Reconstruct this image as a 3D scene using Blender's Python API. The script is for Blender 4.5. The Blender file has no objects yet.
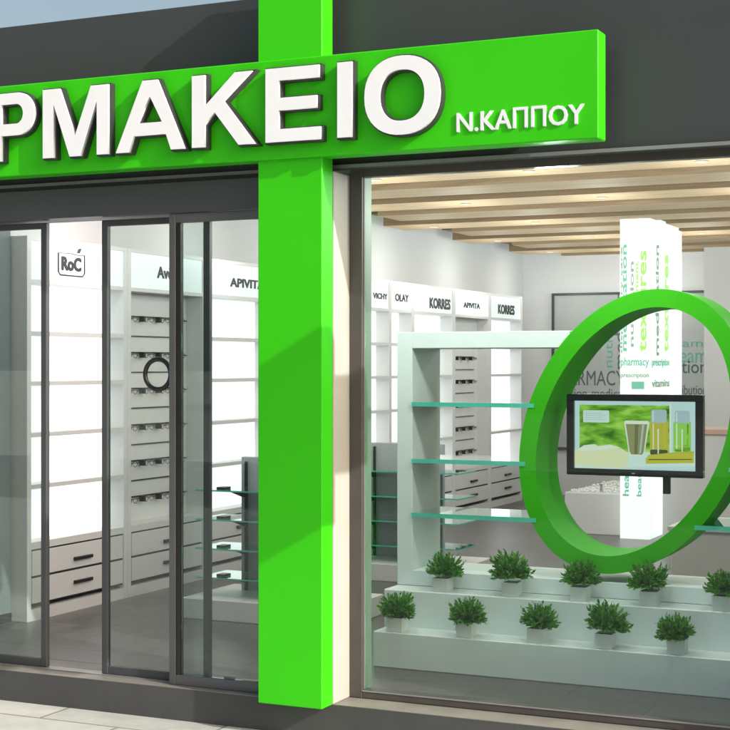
import bpy, math, random
from mathutils import Vector, Matrix
random.seed(7)
S = bpy.context.scene
COL = S.collection
PI = math.pi

# ------------------------------------------------------------------ materials
def nodes(name):
    m = bpy.data.materials.new(name); m.use_nodes = True
    nt = m.node_tree; nt.nodes.clear()
    out = nt.nodes.new('ShaderNodeOutputMaterial')
    return m, nt, out

def mat(name, col, rough=.5, metal=0., var=.06, scale=6., bump=0., bscale=60., spec=.5, coat=0., stretch=None):
    m, nt, out = nodes(name)
    p = nt.nodes.new('ShaderNodeBsdfPrincipled')
    p.inputs['Roughness'].default_value = rough
    p.inputs['Metallic'].default_value = metal
    p.inputs['Specular IOR Level'].default_value = spec
    p.inputs['Coat Weight'].default_value = coat
    tc = nt.nodes.new('ShaderNodeTexCoord')
    mp = nt.nodes.new('ShaderNodeMapping')
    if stretch: mp.inputs['Scale'].default_value = stretch
    nt.links.new(tc.outputs['Object'], mp.inputs['Vector'])
    n = nt.nodes.new('ShaderNodeTexNoise'); n.inputs['Scale'].default_value = scale; n.inputs['Detail'].default_value = 5
    nt.links.new(mp.outputs['Vector'], n.inputs['Vector'])
    r = nt.nodes.new('ShaderNodeValToRGB')
    r.color_ramp.elements[0].position = .3; r.color_ramp.elements[1].position = .7
    a = [max(0, c * (1 - var)) for c in col]; b = [min(1, c * (1 + var)) for c in col]
    r.color_ramp.elements[0].color = (*a, 1); r.color_ramp.elements[1].color = (*b, 1)
    nt.links.new(n.outputs['Fac'], r.inputs['Fac'])
    nt.links.new(r.outputs['Color'], p.inputs['Base Color'])
    mr = nt.nodes.new('ShaderNodeMapRange'); mr.inputs['To Min'].default_value = max(0, rough - .06); mr.inputs['To Max'].default_value = min(1, rough + .08)
    nt.links.new(n.outputs['Fac'], mr.inputs['Value']); nt.links.new(mr.outputs['Result'], p.inputs['Roughness'])
    if bump:
        n2 = nt.nodes.new('ShaderNodeTexNoise'); n2.inputs['Scale'].default_value = bscale; n2.inputs['Detail'].default_value = 4
        nt.links.new(mp.outputs['Vector'], n2.inputs['Vector'])
        bp = nt.nodes.new('ShaderNodeBump'); bp.inputs['Strength'].default_value = bump; bp.inputs['Distance'].default_value = .01
        nt.links.new(n2.outputs['Fac'], bp.inputs['Height']); nt.links.new(bp.outputs['Normal'], p.inputs['Normal'])
    nt.links.new(p.outputs['BSDF'], out.inputs['Surface'])
    return m

def tiles(name, c1, c2, grout, w, h, rough, offs=.5, mortar=.006, bump=.3, rot=0.):
    m, nt, out = nodes(name)
    p = nt.nodes.new('ShaderNodeBsdfPrincipled')
    tc = nt.nodes.new('ShaderNodeTexCoord')
    mp = nt.nodes.new('ShaderNodeMapping'); mp.inputs['Rotation'].default_value = (0, 0, rot)
    nt.links.new(tc.outputs['Object'], mp.inputs['Vector'])
    b = nt.nodes.new('ShaderNodeTexBrick')
    b.inputs['Color1'].default_value = (*c1, 1); b.inputs['Color2'].default_value = (*c2, 1); b.inputs['Mortar'].default_value = (*grout, 1)
    b.inputs['Scale'].default_value = 1; b.inputs['Brick Width'].default_value = w; b.inputs['Row Height'].default_value = h
    b.inputs['Mortar Size'].default_value = mortar; b.offset = offs
    nt.links.new(mp.outputs['Vector'], b.inputs['Vector'])
    n = nt.nodes.new('ShaderNodeTexNoise'); n.inputs['Scale'].default_value = 9; n.inputs['Detail'].default_value = 8; n.inputs['Roughness'].default_value = .65
    nt.links.new(tc.outputs['Object'], n.inputs['Vector'])
    mx = nt.nodes.new('ShaderNodeMix'); mx.data_type = 'RGBA'; mx.blend_type = 'MULTIPLY'; mx.inputs['Factor'].default_value = .45
    r = nt.nodes.new('ShaderNodeValToRGB'); r.color_ramp.elements[0].position = .3; r.color_ramp.elements[0].color = (.62, .6, .55, 1); r.color_ramp.elements[1].position = .65
    nt.links.new(n.outputs['Fac'], r.inputs['Fac'])
    nt.links.new(b.outputs['Color'], mx.inputs['A']); nt.links.new(r.outputs['Color'], mx.inputs['B'])
    nt.links.new(mx.outputs['Result'], p.inputs['Base Color'])
    mr = nt.nodes.new('ShaderNodeMapRange'); mr.inputs['To Min'].default_value = rough - .08; mr.inputs['To Max'].default_value = rough + .1
    nt.links.new(n.outputs['Fac'], mr.inputs['Value']); nt.links.new(mr.outputs['Result'], p.inputs['Roughness'])
    bp = nt.nodes.new('ShaderNodeBump'); bp.inputs['Strength'].default_value = bump; bp.inputs['Distance'].default_value = .004; bp.invert = True
    nt.links.new(b.outputs['Fac'], bp.inputs['Height']); nt.links.new(bp.outputs['Normal'], p.inputs['Normal'])
    nt.links.new(p.outputs['BSDF'], out.inputs['Surface'])
    return m

def emis(name, col, st, var=0.):
    m, nt, out = nodes(name)
    e = nt.nodes.new('ShaderNodeEmission'); e.inputs['Color'].default_value = (*col, 1); e.inputs['Strength'].default_value = st
    nt.links.new(e.outputs['Emission'], out.inputs['Surface'])
    return m

def lit_panel(name, col, st, base=(.6, .62, .63)):            # opal acrylic, lit from behind
    m, nt, out = nodes(name)
    p = nt.nodes.new('ShaderNodeBsdfPrincipled'); p.inputs['Base Color'].default_value = (*base, 1); p.inputs['Roughness'].default_value = .35
    p.inputs['Emission Color'].default_value = (*col, 1); p.inputs['Emission Strength'].default_value = st
    nt.links.new(p.outputs['BSDF'], out.inputs['Surface'])
    return m

def glass(name, tint, refl=1.0, rough=.0, ior=1.5, film=0., filmcol=(.5, .6, .58)):
    m, nt, out = nodes(name)
    t = nt.nodes.new('ShaderNodeBsdfTransparent'); t.inputs['Color'].default_value = (*tint, 1)
    g = nt.nodes.new('ShaderNodeBsdfGlossy'); g.inputs['Roughness'].default_value = rough; g.inputs['Color'].default_value = (.95, 1, .98, 1)
    f = nt.nodes.new('ShaderNodeFresnel'); f.inputs['IOR'].default_value = ior
    ml = nt.nodes.new('ShaderNodeMath'); ml.operation = 'MULTIPLY'; ml.inputs[1].default_value = refl; ml.use_clamp = True
    nt.links.new(f.outputs['Fac'], ml.inputs[0])
    mx = nt.nodes.new('ShaderNodeMixShader')
    nt.links.new(ml.outputs[0], mx.inputs['Fac'])
    last = t.outputs['BSDF']
    if film:
        d = nt.nodes.new('ShaderNodeBsdfDiffuse'); d.inputs['Color'].default_value = (*filmcol, 1)
        m2 = nt.nodes.new('ShaderNodeMixShader'); m2.inputs['Fac'].default_value = film
        nt.links.new(t.outputs['BSDF'], m2.inputs[1]); nt.links.new(d.outputs['BSDF'], m2.inputs[2]); last = m2.outputs['Shader']
    nt.links.new(last, mx.inputs[1]); nt.links.new(g.outputs['BSDF'], mx.inputs[2])
    nt.links.new(mx.outputs['Shader'], out.inputs['Surface'])
    return m

def wood(name, c1, c2, rough=.45):
    m, nt, out = nodes(name)
    p = nt.nodes.new('ShaderNodeBsdfPrincipled'); p.inputs['Roughness'].default_value = rough
    tc = nt.nodes.new('ShaderNodeTexCoord'); mp = nt.nodes.new('ShaderNodeMapping'); mp.inputs['Scale'].default_value = (.5, 7, 9)
    nt.links.new(tc.outputs['Object'], mp.inputs['Vector'])
    n = nt.nodes.new('ShaderNodeTexNoise'); n.inputs['Scale'].default_value = 3.2; n.inputs['Detail'].default_value = 7; n.inputs['Distortion'].default_value = 1.2
    nt.links.new(mp.outputs['Vector'], n.inputs['Vector'])
    r = nt.nodes.new('ShaderNodeValToRGB'); r.color_ramp.elements[0].position = .3; r.color_ramp.elements[1].position = .72
    r.color_ramp.elements[0].color = (*c1, 1); r.color_ramp.elements[1].color = (*c2, 1)
    nt.links.new(n.outputs['Fac'], r.inputs['Fac']); nt.links.new(r.outputs['Color'], p.inputs['Base Color'])
    nt.links.new(p.outputs['BSDF'], out.inputs['Surface'])
    return m

def leafmat():
    m, nt, out = nodes('leaf')
    p = nt.nodes.new('ShaderNodeBsdfPrincipled'); p.inputs['Roughness'].default_value = .6; p.inputs['Specular IOR Level'].default_value = .2
    tc = nt.nodes.new('ShaderNodeTexCoord')
    n = nt.nodes.new('ShaderNodeTexNoise'); n.inputs['Scale'].default_value = 45; n.inputs['Detail'].default_value = 2
    nt.links.new(tc.outputs['Object'], n.inputs['Vector'])
    r = nt.nodes.new('ShaderNodeValToRGB'); r.color_ramp.elements[0].position = .35; r.color_ramp.elements[1].position = .68
    r.color_ramp.elements[0].color = (.04, .19, .022, 1); r.color_ramp.elements[1].color = (.17, .48, .07, 1)
    nt.links.new(n.outputs['Fac'], r.inputs['Fac']); nt.links.new(r.outputs['Color'], p.inputs['Base Color'])
    tr = nt.nodes.new('ShaderNodeBsdfTranslucent'); nt.links.new(r.outputs['Color'], tr.inputs['Color'])
    mx = nt.nodes.new('ShaderNodeMixShader'); mx.inputs['Fac'].default_value = .25
    nt.links.new(p.outputs['BSDF'], mx.inputs[1]); nt.links.new(tr.outputs['BSDF'], mx.inputs[2])
    nt.links.new(mx.outputs['Shader'], out.inputs['Surface'])
    return m

M = dict(
    fascia=mat('fascia_metal', (.044, .050, .053), .42, var=.07, scale=1.4, bump=.03),
    beam=mat('header_metal', (.058, .064, .07), .45, var=.06, scale=2),
    trim=mat('trim_metal', (.28, .29, .3), .35, metal=.3),
    green=mat('green_panel', (.038, .55, .004), .42, var=.035, scale=1.3, spec=.25),
    greenring=mat('green_ring', (.045, .43, .010), .55, var=.05, scale=2, spec=.1),
    white=mat('white_letter', (.82, .85, .91), .35, var=.02),
    letterside=mat('letter_return', (.035, .035, .04), .4),
    cream=mat('cream_plaster', (.43, .42, .39), .8, var=.05, scale=3, bump=.12, bscale=90),
    brown=mat('bronze_frame', (.07, .062, .06), .4, var=.1),
    frame=mat('door_frame', (.055, .06, .068), .38, var=.1),
    framelt=mat('door_frame_front', (.10, .105, .115), .4, var=.1),
    black=mat('black_plastic', (.012, .012, .013), .35),
    reveal=mat('reveal_reflected_green', (.16, .25, .19), .35, var=.12, scale=2),  # green cast stands in for the column's reflection in the window glass
    step=mat('step_stone', (.055, .057, .06), .55, var=.14, scale=3, bump=.15, bscale=120),
    stepedge=mat('step_tread', (.22, .21, .19), .55, var=.15, scale=5, bump=.1),
    cab=mat('cabinet_white', (.72, .715, .72), .42, var=.025, scale=3),
    cabgap=mat('cabinet_shadow_gap', (.03, .03, .03), .7),
    panelgrey=mat('display_panel', (.76, .77, .76), .5, var=.03),
    bluegrey=mat('gondola_panel', (.45, .50, .53), .4, var=.04),
    planter=mat('planter_white', (.72, .81, .80), .4, var=.03, scale=2.5),
    pot=mat('pot_white', (.72, .77, .75), .35, var=.03),
    soil=mat('soil', (.04, .028, .02), .9, bump=.4),
    wall=mat('wall_paint', (.72, .72, .73), .75, var=.02, scale=1.5, bump=.04),
    ceil=mat('ceiling_white', (.75, .75, .74), .8, var=.015),
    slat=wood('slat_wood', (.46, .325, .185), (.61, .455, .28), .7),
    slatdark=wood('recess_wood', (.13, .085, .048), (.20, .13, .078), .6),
    slatshade=wood('slat_shaded_side', (.29, .195, .11), (.40, .285, .17), .7),  # shade on the slats' upright faces, painted in as darker wood
    teal=mat('teal_grey_shade', (.20, .25, .26), .7),  # dark teal-grey stands in for an unlit wall behind veiled glass
    pink=mat('counter_top', (.62, .42, .34), .35),
    rock=mat('pebble', (.75, .76, .72), .5, var=.15, scale=20),
    steel=mat('brushed_steel', (.45, .46, .47), .3, metal=.8),
    doorglass=glass('door_glass', (.86, .905, .895), .6, film=.016),
    winglass=glass('window_glass', (.915, .955, .94), .3, film=.0),
    shelfglass=glass('shelf_glass', (.80, .93, .88), 1.4, .02),
    shelfedge=None,
    headerlit=lit_panel('header_light', (.90, .985, 1.), .44),
    shelflit=lit_panel('shelf_light', (1, 1, .99), .95),
    pillarlit=lit_panel('pillar_light', (.98, 1, .98), .7),
    spot=emis('lamp_disc', (1, .93, .8), 1.1),
    leaf=leafmat(),
    textblack=mat('print_black', (.012, .012, .014), .5),
    textgrey=mat('print_dark_green', (.09, .13, .12), .6),
    textteal=mat('print_teal', (.14, .42, .32), .6),
    pilteal=lit_panel('print_soft_teal', (.16, .50, .36), .45, (.2, .5, .38)),
    pillime=lit_panel('print_soft_lime', (.30, .85, .10), .5, (.4, .75, .15)),
    textlime=mat('print_lime', (.35, .72, .12), .6),
    textpale=mat('print_pale_green', (.45, .72, .55), .6),
    picture=mat('picture_board', (.44, .46, .46), .55, var=.08, scale=1.5),
    toptile=tiles('floor_tiles', (.105, .098, .10), (.125, .117, .118), (.045, .043, .044), .9, .6, .32, mortar=.004, bump=.2),
    paving=tiles('paving_stone', (.49, .51, .49), (.58, .60, .58), (.25, .25, .21), .95, .42, .75, mortar=.008, bump=.6, rot=.0),
    neutral=mat('far_plaster', (.42, .40, .36), .8, var=.08, bump=.1),
    asphalt=mat('asphalt', (.05, .05, .052), .85, var=.2, scale=30, bump=.4, bscale=200),
)
def edgemat():
    m, nt, out = nodes('shelf_edge')
    p = nt.nodes.new('ShaderNodeBsdfPrincipled'); p.inputs['Base Color'].default_value = (.16, .95, .74, 1); p.inputs['Roughness'].default_value = .12
    tl = nt.nodes.new('ShaderNodeBsdfTranslucent'); tl.inputs['Color'].default_value = (.25, .9, .65, 1)
    t = nt.nodes.new('ShaderNodeBsdfTransparent'); t.inputs['Color'].default_value = (.55, .95, .8, 1)
    a = nt.nodes.new('ShaderNodeMixShader'); a.inputs['Fac'].default_value = .4
    nt.links.new(p.outputs[0], a.inputs[1]); nt.links.new(tl.outputs[0], a.inputs[2])
    n = nt.nodes.new('ShaderNodeTexNoise'); n.inputs['Scale'].default_value = 7
    tc = nt.nodes.new('ShaderNodeTexCoord'); nt.links.new(tc.outputs['Object'], n.inputs['Vector'])
    mr = nt.nodes.new('ShaderNodeMapRange'); mr.inputs['To Min'].default_value = .0; mr.inputs['To Max'].default_value = .35
    nt.links.new(n.outputs['Fac'], mr.inputs['Value'])
    b = nt.nodes.new('ShaderNodeMixShader'); nt.links.new(mr.outputs[0], b.inputs['Fac'])
    nt.links.new(a.outputs[0], b.inputs[1]); nt.links.new(t.outputs[0], b.inputs[2])
    nt.links.new(b.outputs[0], out.inputs['Surface']); return m
M['shelfedge'] = edgemat()

# ------------------------------------------------------------------ builders
class MB:
    def __init__(s): s.v = []; s.f = []; s.m = []; s.sm = []
    def add(s, vs, fs, mi=0, smooth=False):
        b = len(s.v); s.v += [tuple(v) for v in vs]
        for f in fs: s.f.append([b + i for i in f]); s.m.append(mi); s.sm.append(smooth)
        return s
    def box(s, x0, x1, y0, y1, z0, z1, mi=0, bev=0., faces=None):
        if bev:
            bm_box(s, x0, x1, y0, y1, z0, z1, mi, bev); return s
        vs = [(x0, y0, z0), (x1, y0, z0), (x1, y1, z0), (x0, y1, z0), (x0, y0, z1), (x1, y0, z1), (x1, y1, z1), (x0, y1, z1)]
        fs = [(0, 3, 2, 1), (4, 5, 6, 7), (0, 1, 5, 4), (1, 2, 6, 5), (2, 3, 7, 6), (3, 0, 4, 7)]
        b = len(s.v); s.v += vs
        for i, f in enumerate(fs):
            s.f.append([b + k for k in f]); s.m.append(faces[i] if faces else mi); s.sm.append(False)
        return s
    def cyl(s, p0, p1, r0, r1=None, n=16, mi=0, cap=True):
        r1 = r0 if r1 is None else r1
        p0 = Vector(p0); p1 = Vector(p1); d = (p1 - p0).normalized()
        a = d.orthogonal().normalized(); c = d.cross(a)
        vs = []
        for p, r in ((p0, r0), (p1, r1)):
            for k in range(n):
                t = 2 * PI * k / n; vs.append(p + a * math.cos(t) * r + c * math.sin(t) * r)
        fs = [(k, (k + 1) % n, n + (k + 1) % n, n + k) for k in range(n)]
        s.add(vs, fs, mi, True)
        if cap: s.add(vs[:n], [tuple(range(n))[::-1]], mi); s.add(vs[n:], [tuple(range(n))], mi)
        return s
    def tube(s, pts, r, n=6, mi=0, closed=False):
        pts = [Vector(p) for p in pts]; N = len(pts); rings = []
        ref = (pts[1] - pts[0]).cross(pts[N // 3] - pts[0]).normalized() if closed else None
        for i, p in enumerate(pts):
            if closed: d = pts[(i + 1) % N] - pts[i - 1]
            else: d = pts[min(i + 1, N - 1)] - pts[max(i - 1, 0)]
            d.normalize(); up = Vector((0, 0, 1)) if abs(d.z) < .9 else Vector((1, 0, 0))
            if closed: up = ref
            a = d.cross(up).normalized(); c = d.cross(a)
            rings.append([p + a * math.cos(2 * PI * k / n) * r + c * math.sin(2 * PI * k / n) * r for k in range(n)])
        vs = [v for rg in rings for v in rg]; fs = []
        for i in range(N if closed else N - 1):
            j = (i + 1) % N
            for k in range(n): fs.append((i * n + k, i * n + (k + 1) % n, j * n + (k + 1) % n, j * n + k))
        s.add(vs, fs, mi, True); return s
    def mesh(s, name, mats):
        me = bpy.data.meshes.new(name); me.from_pydata(s.v, [], s.f)
        for m in mats: me.materials.append(m)
        for p, mi, sm in zip(me.polygons, s.m, s.sm): p.material_index = mi; p.use_smooth = sm
        me.update(); return me
    def build(s, name, mats, parent=None):
        if not isinstance(mats, (list, tuple)): mats = [mats]
        return link(name, s.mesh(name, mats), parent)

def bm_box(s, x0, x1, y0, y1, z0, z1, mi, b):
    """box with chamfered edges"""
    vs = []; idx = {}
    X = (x0, x1); Y = (y0, y1); Z = (z0, z1)
    sg = (1, -1)
    for i in range(2):
        for j in range(2):
            for k in range(2):
                bx = X[i] + sg[i] * b; by = Y[j] + sg[j] * b; bz = Z[k] + sg[k] * b
                idx[i, j, k, 0] = len(vs); vs.append((X[i], by, bz))
                idx[i, j, k, 1] = len(vs); vs.append((bx, Y[j], bz))
                idx[i, j, k, 2] = len(vs); vs.append((bx, by, Z[k]))
    fs = []
    for a in range(2):
        fs.append([idx[a, 0, 0, 0], idx[a, 1, 0, 0], idx[a, 1, 1, 0], idx[a, 0, 1, 0]])
        fs.append([idx[0, a, 0, 1], idx[1, a, 0, 1], idx[1, a, 1, 1], idx[0, a, 1, 1]])
        fs.append([idx[0, 0, a, 2], idx[1, 0, a, 2], idx[1, 1, a, 2], idx[0, 1, a, 2]])
        for c in range(2):
            fs.append([idx[a, c, 0, 0], idx[a, c, 1, 0], idx[a, c, 1, 1], idx[a, c, 0, 1]])
            fs.append([idx[a, 0, c, 0], idx[a, 1, c, 0], idx[a, 1, c, 2], idx[a, 0, c, 2]])
            fs.append([idx[0, a, c, 1], idx[1, a, c, 1], idx[1, a, c, 2], idx[0, a, c, 2]])
    for i in range(2):
        for j in range(2):
            for k in range(2): fs.append([idx[i, j, k, 0], idx[i, j, k, 1], idx[i, j, k, 2]])
    c = Vector(((x0 + x1) / 2, (y0 + y1) / 2, (z0 + z1) / 2)); out = []
    for f in fs:
        p = [Vector(vs[t]) for t in f]; n = (p[1] - p[0]).cross(p[2] - p[0]); m = sum(p, Vector()) / len(p)
        out.append(f if n.dot(m - c) > 0 else f[::-1])
    s.add(vs, out, mi)

def link(name, me, parent=None):
    o = bpy.data.objects.new(name, me); COL.objects.link(o)
    if parent is not None:
        o.parent = parent
        # meshes are built in world coordinates; shift into the thing's frame
        w = world_loc(parent)
        me.transform(Matrix.Translation(-w)); me.update()
    return o
def world_loc(o):
    w = Vector(o.location)
    while o.parent: o = o.parent; w = w + Vector(o.location)
    return w
def tag(o, label=None, cat=None, group=None, kind=None):
    if label: o['label'] = label
    if cat: o['category'] = cat
    if group: o['group'] = group
    if kind: o['kind'] = kind
    return o
def thing(name, loc, label, cat, group=None):
    o = bpy.data.objects.new(name, None); COL.objects.link(o); o.location = loc; o.empty_display_size = .1
    return tag(o, label, cat, group)
def struct(name, mb, m): return tag(mb.build(name, m), kind='structure')
def copy_tree(o, parent=None):
    c = o.copy(); COL.objects.link(c); c.parent = parent
    for ch in [x for x in o.children]: copy_tree(ch, c)
    return c

def curve_mesh(loops, depth, offset=0., smooth=False):
    """closed 2D loops (holes by even-odd) -> mesh in local X (right), Z (up), thickness along Y (front at y=0, back at y=depth)"""
    cu = bpy.data.curves.new('tmp', 'CURVE'); cu.dimensions = '2D'; cu.fill_mode = 'BOTH'
    cu.extrude = depth / 2; cu.offset = offset
    for lp in loops:
        sp = cu.splines.new('POLY'); sp.points.add(len(lp) - 1); sp.use_cyclic_u = True
        for p, (x, z) in zip(sp.points, lp): p.co = (x, z, 0, 1)
    o = bpy.data.objects.new('tmp', cu); COL.objects.link(o)
    dg = bpy.context.evaluated_depsgraph_get()
    me = bpy.data.meshes.new_from_object(o.evaluated_get(dg)); bpy.data.objects.remove(o); bpy.data.curves.remove(cu)
    me.transform(Matrix(((1, 0, 0, 0), (0, 0, -1, depth / 2), (0, 1, 0, 0), (0, 0, 0, 1))))
    return me
def text_mesh(body, w, h, depth=.002, bold=.0, font_scale_free=True):
    cu = bpy.data.curves.new('tmp', 'FONT'); cu.body = body; cu.size = 1; cu.extrude = .01; cu.resolution_u = 3
    o = bpy.data.objects.new('tmp', cu); COL.objects.link(o)
    dg = bpy.context.evaluated_depsgraph_get()
    me = bpy.data.meshes.new_from_object(o.evaluated_get(dg)); bpy.data.objects.remove(o); bpy.data.curves.remove(cu)
    if bold:                                        # heavier strokes: shifted copies, each a hair deeper
        src = me; vs = [v.co.copy() for v in src.vertices]; fs = [tuple(p.vertices) for p in src.polygons]
        V = []; F = []
        for k, (ox, oy) in enumerate([(0, 0), (1, 0), (-1, 0), (0, 1), (0, -1), (.7, .7), (-.7, .7), (.7, -.7), (-.7, -.7)]):
            b0 = len(V); V += [(v.x + ox * bold, v.y + oy * bold, v.z - .0006 * k) for v in vs]; F += [tuple(b0 + i for i in f) for f in fs]
        me = bpy.data.meshes.new('t'); me.from_pydata(V, [], F)
    xs = [v.co.x for v in me.vertices]; ys = [v.co.y for v in me.vertices]
    x0, x1, y0, y1 = min(xs), max(xs), min(ys), max(ys)
    sx = w / (x1 - x0); sy = h / (y1 - y0) if h else sx
    for v in me.vertices:
        x, y, z = v.co; v.co = ((x - x0) * sx, (-z / .01 * .5 + .5) * depth, (y - y0) * sy)
    return me
def put(name, me, m, mtx, parent=None):
    me.transform(mtx); me.name = name
    me.materials.clear(); me.materials.append(m)
    return link(name, me, parent)
def T(x, y, z): return Matrix.Translation((x, y, z))
FACE_X = Matrix(((0, -1, 0, 0), (1, 0, 0, 0), (0, 0, 1, 0), (0, 0, 0, 1)))   # local x -> +Y, thickness -> -X  (faces +X)
RZ90 = Matrix.Rotation(-PI / 2, 4, 'Y')       # text reading upwards

# ------------------------------------------------------------------ setting
G = -.165
struct('pavement', MB().add([(-60, -3.2, G), (60, -3.2, G), (60, 6.6, G), (-60, 6.6, G)], [(0, 1, 2, 3)]), M['paving'])
struct('road', MB().add([(-400, -11, G - .12), (400, -11, G - .12), (400, -3.1, G - .12), (-400, -3.1, G - .12)], [(0, 1, 2, 3)]), M['asphalt'])
struct('kerb', MB().box(-60, 60, -3.32, -3.2, G - .2, G + .004), M['stepedge'])
struct('ground', MB().add([(-400, -400, G - .125), (400, -400, G - .125), (400, 400, G - .125), (-400, 400, G - .125)], [(0, 1, 2, 3)]), M['neutral'])
struct('far_pavement', MB().box(-60, 60, -14, -11, G - .2, G), M['paving'])
struct('step', MB().box(-12, 6, 6.552, 6.9, G - .1, -.004, 0).box(-12, 6, 6.552, 6.9, -.0035, -.001, 1), [M['step'], M['stepedge']])
struct('floor', MB().box(-8, 3, 6.9, 21, -.05, 0), M['toptile'])
struct('side_wall', MB().box(-6.6, -6.3, 7.8, 18.35, 0, 3.3), M['wall'])
struct('front_return_wall', MB().box(-9, -6.09, 7.60, 7.78, .06, 3.3, 0).box(-9, -6.085, 7.595, 7.785, 0, .058, 1), [M['teal'], M['black']])
struct('back_wall', MB().box(-7, 3, 18.35, 18.6, 0, 3.3).box(-3.86, 3, 17.7, 18.348, 0, 3.3), M['wall'])
struct('end_wall', MB().box(2.6, 2.9, 6.9, 17.69, 0, 3.3), M['wall'])
struct('ceiling', MB().box(-12, 3, 6.72, 18.7, 3.305, 3.313), M['ceil'])
# suspended timber ceiling
tc_ = thing('slatted_ceiling', (-3, 12, 3.3), 'suspended timber ceiling of broad pale oak slats over dark recesses', 'ceiling')
rec = MB(); k = 0; y = 7.13 - .925 * 0
slats = []
for i in range(13):
    y0 = 7.13 + i * .925
    xl = -6.13 if i % 2 else -5.77
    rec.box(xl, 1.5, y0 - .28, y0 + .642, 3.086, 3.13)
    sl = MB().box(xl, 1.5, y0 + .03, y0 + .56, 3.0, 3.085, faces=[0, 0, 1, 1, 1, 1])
    sl.build('slat', [M['slat'], M['slatshade']], tc_)
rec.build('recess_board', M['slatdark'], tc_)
hg = MB()
for hx in (-5, -2, 1):
    for hy in (8, 12, 17): hg.cyl((hx, hy, 3.131), (hx, hy, 3.304), .01, n=6)
hg.build('hanger', M['steel'], tc_)

# ------------------------------------------------------------------ building front
bld = thing('shop_building', (-3.4, 6.6, G), 'charcoal clad single storey shop front with wide fascia above door and window', 'building')
MB().box(-12, 6, 6.655, 6.715, 2.604, 3.466, bev=.003).build('fascia', M['fascia'], bld)
MB().box(-12, 6, 6.625, 6.70, 2.584, 2.601, faces=[1, 1, 0, 0, 0, 0]).build('ledge_trim', [M['trim'], M['beam']], bld)
MB().box(-12, -3.57, 6.585, 6.80, 2.405, 2.560, bev=.003).box(-12, -3.57, 6.632, 6.79, 2.5605, 2.583).build('header_beam', M['beam'], bld)
MB().box(-3.56, -3.205, 6.548, 6.74, 0, 2.56, bev=.003).build('pier', M['cream'], bld)
MB().box(-3.56, -3.135, 6.745, 6.832, .0, 2.6, bev=.003).build('pier_reveal', M['reveal'], bld)
MB().box(-.86, 2.9, 6.53, 6.9, 0, 2.562).build('side_pier', M['fascia'], bld)
MB().box(-12, -5.72, 6.60, 6.9, 0, 2.402).build('end_pier', M['fascia'], bld)
MB().box(-12, 6, 6.72, 19, 3.315, 3.385).build('roof', M['neutral'], bld)
MB().box(-3.13, -.865, 6.784, 6.9, 2.600, 2.64).build('soffit', M['beam'], bld)

# green column + sign band
gc = MB().box(-3.555, -3.209, 6.43, 6.545, -.002, 3.64, bev=.004)
co = gc.build('green_column', M['green'])
tag(co, 'tall flat green cladding column crossing the sign band between doors and window', 'column')
sg = thing('shop_sign', (-3.4, 6.5, 2.62), 'long green fascia sign with big white raised Greek letters', 'sign')
MB().box(-7.4, -1.855, 6.405, 6.519, 2.615, 3.09, bev=.005).build('sign_band', M['green'], sg)

for bx in (-7, -6, -5.2, -4.4, -3.38, -2.6, -2.0): MB().box(bx - .03, bx + .03, 6.5195, 6.6545, 2.82, 2.88).build('stand_off', M['letterside'], sg)
def arc(cx, cz, rx, rz, a0, a1, n=24): return [(cx + rx * math.cos(math.radians(a0 + (a1 - a0) * i / n)), cz + rz * math.sin(math.radians(a0 + (a1 - a0) * i / n))) for i in range(n + 1)]
H = .35
def L_P(x0, w):
    t = .074; r = .105
    out = [(x0, 0), (x0 + t, 0), (x0 + t, .13), (x0 + w - r, .13)] + arc(x0 + w - r, .24, r, .11, -90, 90) + [(x0, H)]
    inn = [(x0 + t, .19), (x0 + w - r - .005, .19)] + arc(x0 + w - r - .01, .241, .043, .051, -90, 90, 14) + [(x0 + t, .292)]
    return [out, inn]
def L_M(x0, w):
    t = .068; c = x0 + w / 2
    return [[(x0, 0), (x0 + t, 0), (x0 + t, .27), (c - .034, 0), (c + .034, 0), (x0 + w - t, .27), (x0 + w - t, 0), (x0 + w, 0), (x0 + w, H), (x0 + w - .104, H), (c, .105), (x0 + .104, H), (x0, H)]]
def L_A(x0, w):
    c = x0 + w / 2
    return [[(x0, 0), (x0 + .079, 0), (x0 + .108, .078), (x0 + w - .108, .078), (x0 + w - .079, 0), (x0 + w, 0), (c + .043, H), (c - .043, H)],
            [(x0 + .131, .140), (x0 + w - .131, .140), (c, .27)]]
def L_K(x0, w):
    return [[(x0, 0), (x0 + .072, 0), (x0 + .072, .108), (x0 + .128, .165), (x0 + w - .092, 0), (x0 + w, 0), (x0 + .178, .216), (x0 + w - .018, H), (x0 + w - .112, H), (x0 + .072, .198), (x0 + .072, H), (x0, H)]]
def L_E(x0, w):
    return [[(x0, 0), (x0 + w, 0), (x0 + w, .060), (x0 + .072, .060), (x0 + .072, .149), (x0 + w - .02, .149), (x0 + w - .02, .208), (x0 + .072, .208), (x0 + .072, .291), (x0 + w - .008, .291), (x0 + w - .008, H), (x0, H)]]
def L_I(x0, w): return [[(x0, 0), (x0 + w, 0), (x0 + w, H), (x0, H)]]
def L_O(x0, w):
    c = x0 + w / 2
    def sup(rx, rz, n=40):
        r = []
        for i in range(n):
            a = 2 * PI * i / n; ca, sa = math.cos(a), math.sin(a); e = 2 / 2.25
            r.append((c + rx * abs(ca) ** e * (1 if ca > 0 else -1), H / 2 + rz * abs(sa) ** e * (1 if sa > 0 else -1)))
        return r
    return [sup(w / 2, H / 2 + .006), sup(w / 2 - .076, H / 2 - .058)]
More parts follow.
